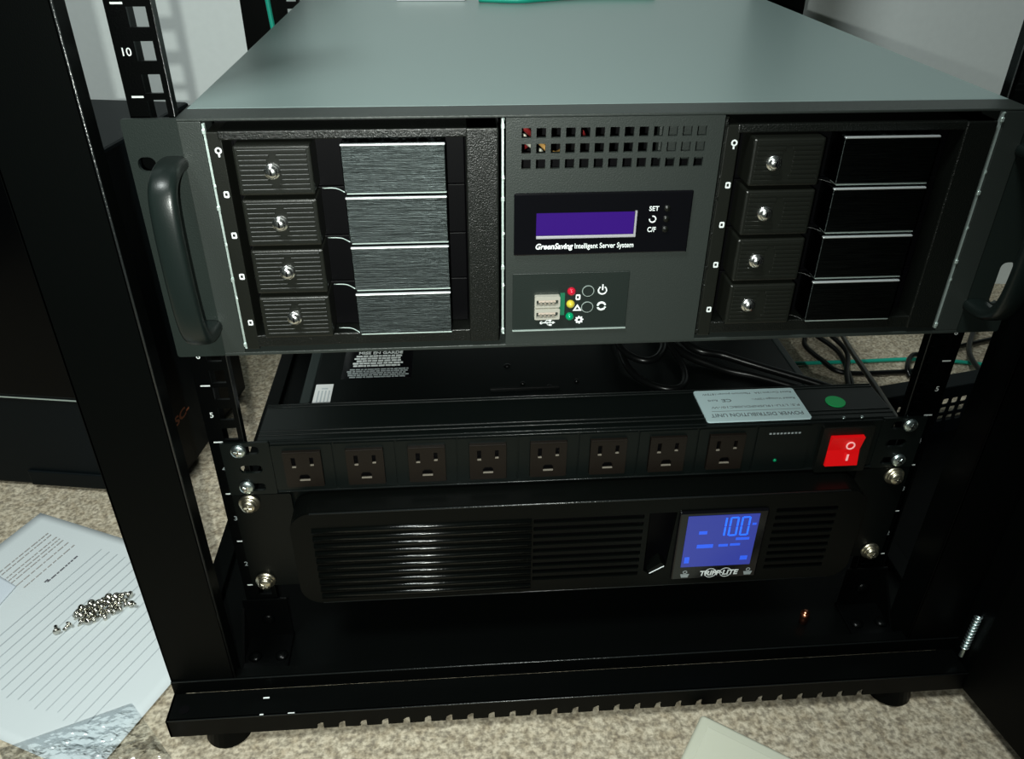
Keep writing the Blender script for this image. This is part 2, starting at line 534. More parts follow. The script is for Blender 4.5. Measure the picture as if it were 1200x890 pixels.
# ================================================================== server
srv = thing('rack_server', 'grey three-unit rack server with two four-bay drive cages pulled forward at the top', 'server')
Z0, Z1 = 266.7, 398.7
b = B()
b.box(-215, 215, -19.8, 460, Z1 - 1.4, Z1, 0.5)
b.box(-215.2, -214, -19, 460, 370, Z1 - 1); b.box(214, 215.2, -19, 460, 370, Z1 - 1)
b.put('lid', 'lid', srv)
b = B()
b.box(-214, 214, -19, 460, Z0 + .5, Z0 + 2)
b.box(-214, -212.6, -19, 460, Z0 + 2, Z1 - 2); b.box(212.6, 214, -19, 460, Z0 + 2, Z1 - 2)
b.box(-212, 212, 458, 460, Z0 + 2, Z1 - 2)
b.box(-57, -55.8, -18, 150, Z0 + 2, Z1 - 2); b.box(53.8, 55, -18, 150, Z0 + 2, Z1 - 2)
b.put('chassis', 'bezel', srv)
b = B()
b.box(-215, 215, -40, -20.2, 397.4, Z1, 0.4)
b.box(-215, 215, -40, -20.2, Z0, 268.8, 0.4)
b.box(-215, -203.6, -40, -20.2, 268.8, 397.4, 0.5)
b.box(201.4, 215, -40, -20.2, 268.8, 397.4, 0.5)
b.put('bezel', 'bezel', srv)
# centre panel with 13 x 3 square vent openings
loops = [rect(-56.2, 54.2, 268.8, 397.4)]
for i in range(13):
    for j in range(3):
        cx = -46.0 + 7.42 * i; cz = 389.8 - 7.9 * j
        loops.append(rect(cx - 2.4, cx + 2.4, cz - 2.45, cz + 2.45))
cp = link('center_panel', plate(loops, 'xz', -40.6, -38.6), 'bezel', srv)
B().box(-55.5, 53.5, -20, -19, 270, 372).put('panel_backing', 'dark', cp)
B().box(-50, 50, 20, 22, 300, 396).put('fan_guard', 'dark', cp)
# wires seen through the vents
for (pts, m, r) in (
    ([(-54, -10, 396), (-46, -22, 388), (-40, -14, 380), (-44, -5, 372)], 'wirer', 1.5),
    ([(-52, -8, 380), (-46, -20, 383), (-42, -12, 376), (-34, -6, 370)], 'wirew', 1.3),
    ([(-38, -6, 378), (-34, -18, 376), (-28, -16, 372), (-20, -4, 372)], 'wirey', 1.4),
    ([(-30, -2, 396), (-24, -16, 391), (-18, -14, 389), (-10, 0, 394)], 'wirer', 1.2),
    ([(-18, 0, 388), (-15, -18, 385), (-12, -12, 380), (-10, 0, 376)], 'wirer', 1.0),
    ([(-12, 0, 396), (-8, -16, 392), (0, -16, 391), (18, -14, 392), (22, 0, 394)], 'wirew', 0.9)):
    B().tube(smooth_path(pts, 5), r, 6).put('wire', m, cp, True)
B().box(24, 52, -30, -24, 372, 396, 1).put('vent_baffle', 'bezel', cp)
# display panel
dp = B().box(-52, 42.6, -42.2, -40.4, 324.4, 359.2, 0.8).put('display_panel', 'gloss', srv)
B().box(-40.2, 12, -42.5, -42, 336, 348.4).put('lcd_screen', 'purple', dp)
b = B(); b.box(-40.2, 13.4, -43, -42, 334.2, 335.8, 0.3); b.box(12.2, 13.2, -43, -42, 335.8, 349)
b.put('screen_rim', 'ledge', dp)
link('lettering', text('GreenSaving', 'xz', -40.6, 328.2, -42.28, h=3.1, width=20.2, bold=0.28, slant=0.22), 'print', dp)
link('lettering', text('Intelligent Server System', 'xz', -19.2, 328.2, -42.28, h=2.9, width=32.0, bold=0.12), 'print', dp)
link('lettering', text('SET', 'xz', 19.6, 348.6, -42.28, h=2.5, width=5.2, bold=0.15), 'print', dp)
link('lettering', text('C/F', 'xz', 19.6, 336.8, -42.28, h=2.7, width=4.6, bold=0.15), 'print', dp)
arc = [(21.9 + 1.8 * math.cos(t), -42.3, 343.9 + 1.8 * math.sin(t)) for t in [math.radians(110 - 290 * i / 16 + 0) for i in range(17)]]
B().tube([(21.9 + 1.7 * math.cos(math.radians(100 - i * 19)), -42.3, 343.9 + 1.7 * math.sin(math.radians(100 - i * 19))) for i in range(16)], 0.38, 6).put('arrow_icon', 'print', dp)
for z in (349.9, 344, 338.2):
    B().cyl((29.2, -42.4, z), 1.7, 1.2, 'y', 16).put('small_button', 'plastic', dp, True)
# port panel
pp = B().box(-52.4, 12.6, -41.4, -40.4, 278.6, 313.6, 0.3).put('port_panel', 'ear', srv)
B().box(-52.4, 12.6, -42.0, -40.6, 278.0, 278.7).put('panel_lip', 'spring', pp)
for z in (293.8, 286.2):
    loops = [rrect(-40.2, -26, z, z + 6.8, 0.8), rrect(-39.2, -27, z + 1.0, z + 4.6, 0.3)]
    usb = link('usb_port', plate(loops, 'xz', -44.2, -41), 'usbw', pp)
    B().box(-38, -28.4, -43.6, -41, z + 2.9, z + 4.2).put('contact_block', 'usbin', usb)
    b = B()
    for k in range(4): b.box(-37.2 + 2.3 * k, -36.0 + 2.3 * k, -43.9, -43.4, z + 1.4, z + 3.4)
    b.put('contact', 'contact', usb)
B().box(-25.8, -23.2, -42.4, -41, 288, 301.5).put('circuit_board', 'pcb', pp)
for (x_, z_, m) in ((-19.6, 302.4, 'redled'), (-19.8, 294.6, 'yelled'), (-20.0, 286.8, 'grnled')):
    l = B().dome((x_, -41.4, z_), 2.5, 3.0, (0, -1, 0), 18, 6).put('indicator_led', m, pp, True)
    tag(l, {'redled': 'red led', 'yelled': 'yellow led', 'grnled': 'green led'}[m])
for z_ in (302.2, 292.2):
    link('round_button', plate([circ(-10.2, z_, 3.4, 24), circ(-10.2, z_, 3.05, 24)], 'xz', -41.7, -41.3), 'spring', pp)
    B().cyl((-10.2, -41.6, z_), 2.9, 0.8, 'y', 24).put('button_cap', 'ear', pp)
# icons of the port panel
def ring_seg(cx, cz, r, a0, a1, t, y, n=16):
    return B().tube([(cx + r * math.cos(math.radians(a0 + (a1 - a0) * i / n)), y, cz + r * math.sin(math.radians(a0 + (a1 - a0) * i / n))) for i in range(n + 1)], t, 5)
ring_seg(-2.1, 302.4, 2.3, 120, 420, 0.45, -41.5).box(-2.5, -1.7, -41.7, -41.4, 302.6, 306).put('power_icon', 'print', pp)
ring_seg(-2.1, 292.6, 2.2, 20, 170, 0.65, -41.5).tube([(-2.1 + 2.2 * math.cos(math.radians(a)), -41.5, 292.6 + 2.2 * math.sin(math.radians(a))) for a in range(200, 351, 15)], 0.65, 5).put('reset_icon', 'print', pp)
def lock_icon(cx, cz, y, parent, first=False, k=1.0):
    if first:
        me = plate([circ(cx, cz + .6, 1.7 * k, 12), circ(cx, cz + .6, 0.9 * k, 12)], 'xz', y - 0.05, y + .05)
        me2 = plate([rect(cx - .45, cx + .45, cz - 2.6, cz - .9)], 'xz', y - 0.05, y + .05)
        return link('status_icon', join([me, me2]), 'print', parent)
    me = plate([rrect(cx - 1.35 * k, cx + 1.35 * k, cz - 1.7 * k, cz + 1.7 * k, 0.7 * k), rect(cx - .7 * k, cx + .55 * k, cz - .75 * k, cz + .8 * k)], 'xz', y - 0.05, y + .05)
    return link('status_icon', me, 'print', parent)
lock_icon(-15.7, 298.5, -41.5, pp)
link('warning_icon', plate([[(-18.4, 290), (-13.2, 290), (-15.8, 294.2)], [(-16.9, 290.8), (-14.7, 290.8), (-15.8, 292.6)]], 'xz', -41.5, -41.4), 'print', pp)
gear = []
for i in range(32):
    r_ = 2.5 if (i // 2) % 2 == 0 else 1.9
    gear.append((-14.4 + r_ * math.cos(2 * math.pi * i / 32), 284.2 + r_ * math.sin(2 * math.pi * i / 32)))
link('gear_icon', plate([gear, circ(-14.4, 284.2, 0.9, 10)], 'xz', -41.5, -41.4), 'print', pp)
b = B(); b.box(-36, -29.5, -41.6, -41.4, 282.6, 283.2).cyl((-36, -41.5, 282.9), 0.9, .2, 'y', 10).cyl((-31, -41.5, 284.3), 0.8, .2, 'y', 10)
b.box(-31.6, -30.0, -41.6, -41.4, 280.9, 282.0).tube([(-34, -41.5, 283), (-33, -41.5, 284.3), (-31, -41.5, 284.3)], .25, 4).tube([(-33, -41.5, 283), (-32.3, -41.5, 281.5), (-31, -41.5, 281.5)], .25, 4)
b.prism([(-29.5, 282), (-29.5, 283.8), (-28, 282.9)], 'y', -41.6, -41.4)
b.put('usb_icon', 'print', pp)

# drive cages
def cage(x0):
    """x0 = left edge of the 146 mm opening"""
    cg = B()
    cg.box(x0 + 6.5, x0 + 143, -41.0, -22, 388.4, 392.8, 0.6)                 # grained top band
    cg.box(x0 + 6.5, x0 + 143, -40.5, -22, 272.4, 279.6, 0.6)                 # bottom band
    cg.box(x0 + 126.6, x0 + 143, -41.6, -22, 272, 392.8, 0.8)                 # right column
    g = cg.put('drive_cage', 'plastic', srv)
    B().box(x0 + .9, x0 + 8, -40.6, -22, 271, 392.4, 0.5).put('icon_strip', 'button', g)
    B().box(x0 + 1, x0 + 144, -22, -20.5, 270, 396).put('cage_back', 'dark', g)
    for k, z in enumerate((382.8, 361.2, 339.2, 315.8, 288.0)):
        lock_icon(x0 + 5.6, z, -40.75, g, k == 0)
    # contact springs along the opening
    for xx, z0_, z1_ in ((x0 + 0.4, 271.5, 396.4), (x0 + 145.2, 276 if x0 < 0 else 271, 397)):
        path = []
        n = 48
        for i in range(n + 1):
            z = z0_ + (z1_ - z0_) * i / n
            path.append((xx + (0.5 if i % 12 == 0 else 0.0), -39.4 - (0.9 if i % 12 == 0 else 0.25 * math.sin(i * 1.7)), z))
        bs = B().tube(path, 0.55, 5)
        bs.box(xx - 0.55, xx + 0.55, -40.3, -38, z0_, z1_)
        for q in (0.02, 0.34, 0.66, 0.97): bs.box(xx - 0.9, xx + 0.9, -41.2, -40, z0_ + (z1_ - z0_) * q - 1.2, z0_ + (z1_ - z0_) * q + 1.2, 0.3, 1)
        bs.put('contact_spring', 'plastic' if xx > 0 and xx < 100 else 'spring', g)
    # four trays
    for k in range(4):
        zt = 387.2 - 27.05 * k; zb = zt - 24.8
        tr = B().box(x0 + 10, x0 + 126, -29, -23, zb - 1.6, zt + 0.4, 0.5).put('drive_tray', 'dark', g)
        # sub-parts are placed under the cage's own tray (thing > part > sub-part)
        bt = B().box(x0 + 13.8, x0 + 51.0, -47, -28, zb, zt, 1.1, 2)
        for r in range(9):
            zc = zb + 2.6 + r * 2.45
            if r in (0, 8) :
                bt.box(x0 + 16, x0 + 49, -47.5, -46.8, zc - .8, zc + .8, 0.15, 1)
            else:
                e = 9.5 if r in (1, 7) else 11.5
                if r in (1, 7): e = 13.5
                bt.box(x0 + 16, x0 + 32.4 - (16.4 - e) * 0.6, -47.5, -46.8, zc - .8, zc + .8, 0.15, 1)
                bt.box(x0 + 32.4 + (16.4 - e) * 0.6, x0 + 49, -47.5, -46.8, zc - .8, zc + .8, 0.15, 1)
        trays.append((tr, bt, x0, zt, zb))
trays = []
cage(-203.0)
cage(55.0)
# trays become direct parts of the server; their pieces are sub-parts
for tr, bt, x0, zt, zb in trays:
    tr.parent = srv
    bt.put('latch_button', 'button', tr)
    zc = (zt + zb) / 2; xc = x0 + 31.4 if x0 < 0 else x0 + 25.4
    lk = B().cyl((xc, -47.6, zc), 4.2, 1.6, 'y', 24, 3.8).cyl((xc, -48.6, zc), 3.0, 2.0, 'y', 24)
    lk.dome((xc, -49.4, zc), 3.0, 1.6, (0, -1, 0), 20, 5)
    lk.put('key_lock', 'chrome', tr, True)
    B().box(xc - 0.4, xc + 0.4, -51.2, -49.6, zc - 1.0, zc + 1.8).put('keyhole', 'dark', tr)
    xa, xb = (x0 + 65, x0 + 116.4) if x0 < 0 else (x0 + 61.5, x0 + 112)
    B().box(xa, xb, -45, -28, zb - 0.2, zt - 0.9, 0.5, 2).put('face_plate', 'brush', tr)
    B().box(xa, xb, -45.5, -43.4, zt - 1.3, zt - 0.3, 0.45, 2).put('plate_edge', 'edge', tr)  # highlight of the plate's top edge, put in as a pale strip
    B().box(xa + 1, xb, -44.4, -36, zb - 1.2, zb - 0.5, 0.2, 1).put('lower_edge', 'spring', tr)
    B().tube(smooth_path([(xa - 12, -37.5, zb + .2), (xa - 5, -38.5, zb + .2), (xa, -42, zb - .8)], 5), 0.3, 6).put('release_wire', 'spring' if x0 < 0 else 'plastic', tr, True)
# mounting ears and pull handles
for sx in (-1, 1):
    xa, xb = sorted((sx * 241.3, sx * 214.6))
    cx = sx * 233.2
    loops = [rrect(xa, xb, Z0, Z1, 1.5), rrect(cx - 4.4, cx + 4.4, 373, 380.4, 3.4), rrect(cx - 4.4, cx + 4.4, 286, 312, 3.4) if sx > 0 else rrect(cx - 4.4, cx + 4.4, 284.6, 292, 3.4)]
    e = link('mounting_ear', plate(loops, 'xz', -39.4, -37.2), 'ear', srv)
    B().box(min(sx * 214.6, sx * 216.8), max(sx * 214.6, sx * 216.8), -38, -8, Z0 + 1, Z1 - 1).put('ear_fold', 'ear', e)
    # bow-shaped handle: flat bar leaving the ear at the top and bottom
    xh = sx * 219.8
    prof = [(-38.5, 377, 0), (-50, 377.5, 0), (-60, 375, 0), (-66, 369, 0), (-69, 356, 0), (-70, 333, 0), (-69, 310, 0), (-66, 297, 0), (-60, 290, 0), (-50, 286.5, 0), (-38.5, 286, 0)]
    sp = smooth_path([(0, p[0], p[1]) for p in prof], 4)
    bmh = B(); prev = None; nn = 16
    for i, p in enumerate(sp):
        dd = (sp[min(i + 1, len(sp) - 1)] - sp[max(i - 1, 0)]).normalized()
        nrm = Vector((0, dd.z, -dd.y)) * 1.0
        ring = []
        for k in range(nn):
            a = 2 * math.pi * k / nn
            cu_, sn = math.cos(a), math.sin(a)
            wx = 6.6 * math.copysign(abs(cu_) ** 0.6, cu_); wt = 3.8 * math.copysign(abs(sn) ** 0.7, sn)
            ring.append(bmh.bm.verts.new(Vector((xh + wx, p.y, p.z)) + nrm * wt))
        if prev:
            for k in range(nn):
                bmh.bm.faces.new((prev[k], prev[(k + 1) % nn], ring[(k + 1) % nn], ring[k]))
        else:
            bmh.bm.faces.new(ring)
        prev = ring
    bmh.bm.faces.new(list(reversed(prev)))
    bmh.put('pull_handle', 'handle', srv, True)
    B().box(min(sx * 215.4, sx * 224), max(sx * 215.4, sx * 224), -4, 430, 300, 330, 1).put('slide_rail', 'frame', srv)

# ================================================================== power strip
pdu = thing('power_strip', 'black one-unit rack power strip with eight outlets and a lit red switch', 'power strip')
P0, P1 = 133.6, 177.6
b = B()
b.box(-220, 222, 0, 43.6, P0, P1, 0.8)
for (ya, yb) in ((5.2, 6.4), (9.6, 10.8), (38.6, 39.8), (41.6, 42.8)):
    b.box(-219.4, 221.4, ya, yb, P1 - .4, P1 + 0.45, 0.3, 1)
b.put('housing', 'pdu', pdu)
B().box(-211, 213, -1.2, 0.4, 135.0, 175.6, 0.5).box(-211, 213, -2.2, 0, 175.2, 176.6, 0.4).box(-211, 213, -2.4, 0, 134.2, 136, 0.4).put('front_cover', 'pdu', pdu)
b = B()
for (yy, zz) in ((5.8, P1 + .3), (10.2, P1 + .3), (39.2, P1 + .3), (42.2, P1 + .3), (0.4, P1 - .5)):
    b.tube([(-219.4, yy, zz), (221.4, yy, zz)], 0.35, 6)
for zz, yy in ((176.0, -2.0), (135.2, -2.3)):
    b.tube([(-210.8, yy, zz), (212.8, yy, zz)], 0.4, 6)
b.put('housing_ridge', 'edge_glint', pdu, True)  # tubes laid over ridges and edges to add their highlights
for sx in (-1, 1):
    xa, xb = sorted((sx * 243.5, sx * 211.5))
    loops = [rrect(xa, xb, P0, P1, 1.0)] + [rrect(sx * 226 - 7.5, sx * 226 + 7.5, z - 3.3, z + 3.3, 3.2) for z in (140, 155.6, 171.4)]
    link('mounting_ear', plate(loops, 'xz', -2.2, -0.1), 'pdu', pdu)
for i in range(9):
    cx = -190.9 + 41.75 * i
    mod = plate([rrect(cx - 20.2, cx + 20.2, 136.6, 174.6, 1.0), rrect(cx - 13.0, cx + 13.0, 140, 170.4, 0.6)] if i < 8 else [rrect(cx - 20.2, cx + 18.2, 136.6, 174.6, 1.0)], 'xz', -2.4, -0.9)
    mo = link('outlet_module' if i < 8 else 'breaker_module', mod, 'pdu', pdu)
    if i < 8:
        lo = [rrect(cx - 12.6, cx + 12.6, 140.4, 170, 0.8), rect(cx - 7.4, cx - 4.6, 157, 165.4), rect(cx + 4.8, cx + 7.4, 158.2, 165.2),
              [(cx - 3.6, 145.6), (cx + 3.6, 145.6), (cx + 3.6, 149.2), (cx + 2.2, 151), (cx - 2.2, 151), (cx - 3.6, 149.2)]]
        of = link('outlet', plate(lo, 'xz', -4.4, -1.2), 'outlet', mo)
        B().box(cx - 12.6, cx + 12.6, -4.9, -2, 169.2, 170.4, 0.3).put('outlet_lip', 'outlet', mo)
        bk = B().box(cx - 9, cx + 9, -1.4, -0.95, 143, 167).put('outlet_cavity', 'dark', mo)
        c_ = B(); c_.box(cx - 7.3, cx - 4.7, -4.35, -3.3, 157.0, 157.7); c_.box(cx + 4.9, cx + 7.3, -4.35, -3.3, 158.2, 158.9); c_.box(cx - 3.5, cx + 3.5, -4.35, -3.3, 145.6, 146.3)
        c_.put('slot_edge', 'contact', mo)  # pale sills added as the light caught on the slot bottoms
    else:
        B().dome((cx - 4, -2.4, 145), 1.4, 1.2).put('indicator', 'grnled', mo, True)
        b = B()
        for k in range(9): b.box(cx - 12 + 2.6 * k, cx - 10.4 + 2.6 * k, -2.6, -2.4, 168, 169.2)
        tag(b.put('printed_marks', 'print_dim', mo), kind='stuff')
sw = link('rocker_switch', plate([rrect(168.5, 205.5, 134.4, 173.6, 1.5), rrect(174.6, 199, 140, 167, 0.5)], 'xz', -5.2, -1), 'plastic', pdu)
B().prism([(-3, 140.4), (-6.8, 140.8), (-4.6, 153.5), (-7.8, 166.2), (-3, 166.6)], 'x', 175, 198.6).put('rocker', 'red', sw)
link('off_mark', plate([circ(189.6, 159, 3.3, 20), circ(189.6, 159, 2.3, 20)], 'xz', -7.5, -7.1), 'pink', sw)
link('on_mark', plate([rect(189.2, 190.6, 145.4, 150.8)], 'xz', -7.0, -6.6), 'pink', sw)
for xx in (184, 197): B().dome((xx, 1.2, P1 - .2), 1.6, 0.9, (0, 0, 1)).put('rivet', 'zinc', pdu, True)
lb = link('rating_label', plate([rrect(86.6, 161, -0.4 + 1.0, 39.6, 2)], 'xy', P1, P1 + 1.0), 'label', pdu)
zt = P1 + 1.1
R180 = math.pi
link('lettering', text('POWER DISTRIBUTION UNIT', 'xy', 157, 9.6, zt, h=4.0, width=66, rot=R180, bold=0.05), 'ink', lb)
link('printed_line', plate([rect(93, 157, 12.6, 12.9)], 'xy', zt - .1, zt), 'ink', lb)
link('lettering', text('P.S: LTU-19USNPDU08C10/-W', 'xy', 158, 18.6, zt, h=2.4, width=64, rot=R180), 'ink', lb)
link('lettering', text('Rated Voltage:120V~', 'xy', 158, 27.4, zt, h=2.2, width=32, rot=R180), 'ink', lb)
link('lettering', text('CE', 'xy', 111, 27.6, zt, h=3.6, width=7, rot=R180, bold=0.1), 'ink', lb)
link('lettering', text('RoHS', 'xy', 101, 27.4, zt, h=2.2, width=7, rot=R180), 'ink', lb)
link('lettering', text('Rated Current:15A   Maximum power:1875W', 'xy', 158, 35.4, zt, h=2.2, width=66, rot=R180), 'ink', lb)
tag(B().cyl((186, 20.6, P1 + 0.2), 7.0, 0.8, 'z', 28).put('round_sticker', 'greendot', pdu), 'green round sticker')

# ================================================================== battery backup
ups = thing('battery_backup', 'black two-unit rack battery backup with a glowing blue display under the power strip', 'battery backup')
B().box(-206, 208, 2.2, 430, 46, 132.4, 1.5).put('case', 'upstop', ups)
B().box(-214, -205.4, 14, 430, 128, 132.8, 1.0).put('case_edge', 'upsbar', ups)
B().box(207.4, 214, 14, 430, 128, 132.8, 1.0).put('case_edge', 'upsbar', ups)
for sx in (-1, 1):
    xa, xb = sorted((sx * 243.0, sx * 203))
    loops = [rrect(xa, xb, 45, 132.9, 1.5)] + [rrect(sx * 232.4 - 5, sx * 232.4 + 5, z - 3.3, z + 3.3, 3.2) for z in (50.8, 127)]
    link('mounting_ear', plate(loops, 'xz', -2.0, -0.2), 'upstop', ups)
b0 = [rrect(-203, 205, 45, 131.4, 16, 8), rrect(-201, 203, 47, 129.4, 14, 8)]
bz = link('front_bezel', plate(b0, 'xz', -21, 1.6), 'ups', ups)
slots = []
zs = [118.6 - 6.95 * k for k in range(10)]
for (xa, xb) in ((-35, 43.5), (139, 184)):
    for z in zs[:9]:
        slots.append(rrect(xa, xb, z - 5.4, z - 1.4, 0.8, 2))
pull = [(47, 118), (47.5, 62), (54, 57), (64, 66), (67, 118)]
B().tube([(-188, -22.0, 130.7), (190, -22.0, 130.7)], 0.7, 8).tube([(-188, -22.0, 45.7), (190, -22.0, 45.7)], 0.6, 8).put('bezel_edge', 'edge_glint', ups, True)  # tubes added as the highlight lines of the bezel edges
face = link('front_face', plate([rrect(-202.6, 204.6, 45.4, 131, 16, 8)] + slots + [pull], 'xz', -22.4, -20), 'ups', ups)
B().box(-198, 200, -9, -7, 50, 127).put('filter_screen', 'dark', ups)
for z in zs:
    b = B()
    prof = [(-22.2, z - 5.6), (-23.6, z - 5.0), (-24.2, z - 3.6), (-23.9, z - 1.6), (-23.0, z - 0.2), (-22.2, z + .2)]
    b.cyl(((-188 - 36.2) / 2, -22.3, z - 3.2), 2.3, 151.8, 'x', 16)
    b.put('grille_rib', 'rib', face, True)
pl = B().prism([(50.5, 62), (56, 58.6), (63.6, 66.4), (60, 70)], 'y', -23, -13).put('release_tab', 'ups', ups)
B().tube([(52, -23.2, 59.8), (62.5, -23.2, 66.6)], 0.45, 5).put('tab_edge', 'edge', pl)
dsp = B().box(68.6, 133.0, -24.6, -21, 52.6, 118.6, 1.2).put('display_module', 'gloss', ups)
scr = B().box(74.6, 126.4, -25.0, -24.2, 66, 115.4).put('screen', 'blue', dsp)
seg = B()
def digit(px, pz, w_, h_, s_):
    t = 1.25
    on = {'0': 'abcdef', '1': 'bc', '8': 'abcdefg'}[s_]
    q = {'a': (px + .9, px + w_ - .9, pz + h_ - t, pz + h_), 'd': (px + .9, px + w_ - .9, pz, pz + t), 'g': (px + .9, px + w_ - .9, pz + h_ / 2 - t / 2, pz + h_ / 2 + t / 2),
         'b': (px + w_ - t, px + w_, pz + h_ / 2 + .4, pz + h_ - .6), 'c': (px + w_ - t, px + w_, pz + .6, pz + h_ / 2 - .4),
         'f': (px, px + t, pz + h_ / 2 + .4, pz + h_ - .6), 'e': (px, px + t, pz + .6, pz + h_ / 2 - .4)}
    for c_ in on:
        xa, xb, za, zb = q[c_]
        seg.box(xa, xb, -25.15, -24.9, za, zb)
digit(96.6, 95.4, 6.6, 18, '1'); digit(105.2, 95.4, 6.6, 18, '0'); digit(113.6, 95.4, 6.6, 18, '0')
seg.put('lit_digits', 'bluebright', dsp)
b = B()
for (xa, xb, za, zb) in ((84, 90, 98, 101), (112, 122, 91, 93.4), (84, 96, 84.5, 88), (100, 107, 85.2, 87.6), (108.5, 116, 85.6, 87.8), (76.4, 80, 70, 76), (118, 123.4, 71, 75), (122, 125, 105, 107)):
    b.box(xa, xb, -25.12, -24.9, za, zb)
b.put('screen_symbols', 'bluemid', dsp)
link('lettering', text('TRIPP·LITE', 'xz', 89.5, 56.2, -24.68, h=4.6, width=29, bold=0.32, slant=0.15), 'print', dsp)
link('logo_rings', join([plate([circ(98, 58.5, 4.6, 20), circ(98, 58.5, 4.1, 20)], 'xz', -24.7, -24.62), plate([circ(109.5, 58.5, 4.6, 20), circ(109.5, 58.5, 4.1, 20)], 'xz', -24.7, -24.62)]), 'print', dsp)
for xx in (78.6, 126.4):
    link('button_icon', join([plate([[(xx - 3.4, 58.4), (xx - 2.4, 55), (xx + 2.4, 55), (xx + 3.4, 58.4)]], 'xz', -24.7, -24.62), plate([circ(xx, 60.4, 1.7, 12), circ(xx, 60.4, 1.0, 12)], 'xz', -24.7, -24.62)]), 'print_dim', dsp)
# labels on the case top
ztop = 132.4
def greek(xa, xb, ya, yb, rows, seed, cap=None, parent=None, name='warning_print', m='print'):
    rnd = random.Random(seed); b = B()
    dy = (yb - ya) / rows
    for r in range(rows):
        x = xa + rnd.uniform(0, 3) + (0 if r % 2 else 2); y = ya + r * dy
        end = xb - rnd.uniform(0, 5)
        while x < end:
            wd = rnd.uniform(2.0, 6.0)
            b.box(x, min(x + wd, end), y + dy * .12, y + dy * .80, ztop, ztop + .12)
            x += wd + rnd.uniform(.4, .8)
    return tag(b.put(name, m, parent), kind='stuff')
wl = B().box(-184, -124, 146, 200, ztop - .1, ztop + .06).put('warning_label', 'gloss', ups)
link('lettering', text('MISE EN GARDE', 'xy', -172, 187.2, ztop + .12, h=4.4, width=39, bold=0.3), 'print', wl)
greek(-178, -132, 165.5, 186, 5, 3, parent=wl)
greek(-181, -126, 147.5, 163, 5, 5, parent=wl, m='print_dim')
sl = link('serial_sticker', plate([rect(-203.4, -189, 109.8, 139)], 'xy', ztop, ztop + .3), 'foil', ups)
b = B()
for k in range(4): b.box(-200.6 + 2.9 * k, -199.4 + 2.9 * k, 112, 129, ztop + .3, ztop + .42)
b.box(-198, -193, 131, 133, ztop + .3, ztop + .42)
tag(b.put('printed_line', 'rule', sl), kind='stuff')
b = B()
B().dome((-41, 160, ztop), 3, 1.6, (0, 0, 1)).put('case_screw', 'cable', ups, True)
for (xx, yy) in ((-30, 130), (-8, 124), (16, 131)):
    B().dome((xx, yy, ztop), 2.2, 1.8, (0, 0, 1)).put('case_screw', 'cable', ups, True)
B().box(-58, 0, 121, 123, ztop - .2, ztop + 1.6, 0.4).put('case_hinge', 'cable', ups)

# ================================================================== screws
def head(m, washer, big=1.0):
    b = B()
    y = 0
    if washer:
        b.cyl((0, -0.9, 0), 7.2, 1.8, 'y', 24); y = -1.8
        b.cyl((0, y - .9, 0), 5.8, 1.8, 'y', 24); y -= 1.8
    b.cyl((0, y - 0.8, 0), 5.0 * big, 1.6, 'y', 24)
    b.dome((0, y - 1.6, 0), 5.0 * big, 2.0, (0, -1, 0), 20, 5)
    b.cyl((0, 5, 0), 2.9, 10, 'y', 12)
    return b, y - 3.6
def screw(loc, kind, label, group, tilt=0):
    t = thing('rack_screw', label, 'screw', loc, 0, group)
    b, yf = head(None, kind == 'brass')
    b.put('screw_head', kind, t, True)
    c = B(); c.box(-2.6, 2.6, yf - .15, yf + 1.2, -.55, .55); c.box(-.55, .55, yf - .15, yf + 1.2, -2.6, 2.6)
    c.put('cross_slot', 'chrome', t)
    t.rotation_euler = (0, tilt, 0)
    return t
for (sx, side) in ((-1, 'left'), (1, 'right')):
    screw((sx * 231.8, -2.2, 171.8), 'zinc', 'silver cross-head screw at the top of the power strip %s ear' % side, 'power strip screws', 0.3)
    screw((sx * 231.2, -2.2, 141.0), 'zinc', 'silver cross-head screw at the bottom of the power strip %s ear' % side, 'power strip screws', 0.6)
    screw((sx * 231.8, -2.2, 126.6), 'brass', 'gold-toned washer screw right below the power strip on the %s rail' % side, 'battery backup screws', 0.2)
    screw((sx * 232.2, -2.2, 51.6), 'brass', 'gold-toned washer screw lowest on the %s rail' % side, 'battery backup screws', 0.5)

# ================================================================== small things inside and about the rack
b = B(); b.cyl((0, 0, 5.5), 3.3, 11, 'z', 20).cyl((0, 0, 11.6), 2.4, 1.6, 'z', 20)
o = b.put('copper_standoff', 'copper', None, True)
o.location = Vector((187, -15, base_top)) * S
tag(o, 'small copper stub standing upright on the rack base plate', 'standoff')

# black tower
tw = thing('computer_tower', 'black upright machine case with orange lettering on its side behind the left post', 'computer', (-378, 216, FL), math.radians(-9.6))
# local frame: x along the front (negative = left), y back
B().box(-300, 0, 0, 200, 2, 345, 3).put('case', 'tower', tw)
B().box(-299, -2, -2.2, 0, 115, 342, 1).put('front_glass', 'towerg', tw)
B().box(-150, -62, -3, 0, 4, 22, 1).put('front_flap', 'tower', tw)
B().box(-288, -12, -2.6, -2.0, 112, 113.2).put('seam', 'spring', tw)
o = link('lettering', text('SC-', 'yz', 33, 62, 0.12, h=9.5, width=32, bold=0.3), 'orange', tw)
o.name = 'lettering'
for (xx, yy) in ((-290, 10), (-290, 190), (-10, 10), (-10, 190)):
    B().cyl((xx, yy, 1), 6, 2, 'z', 12).put('foot', 'cable', tw)

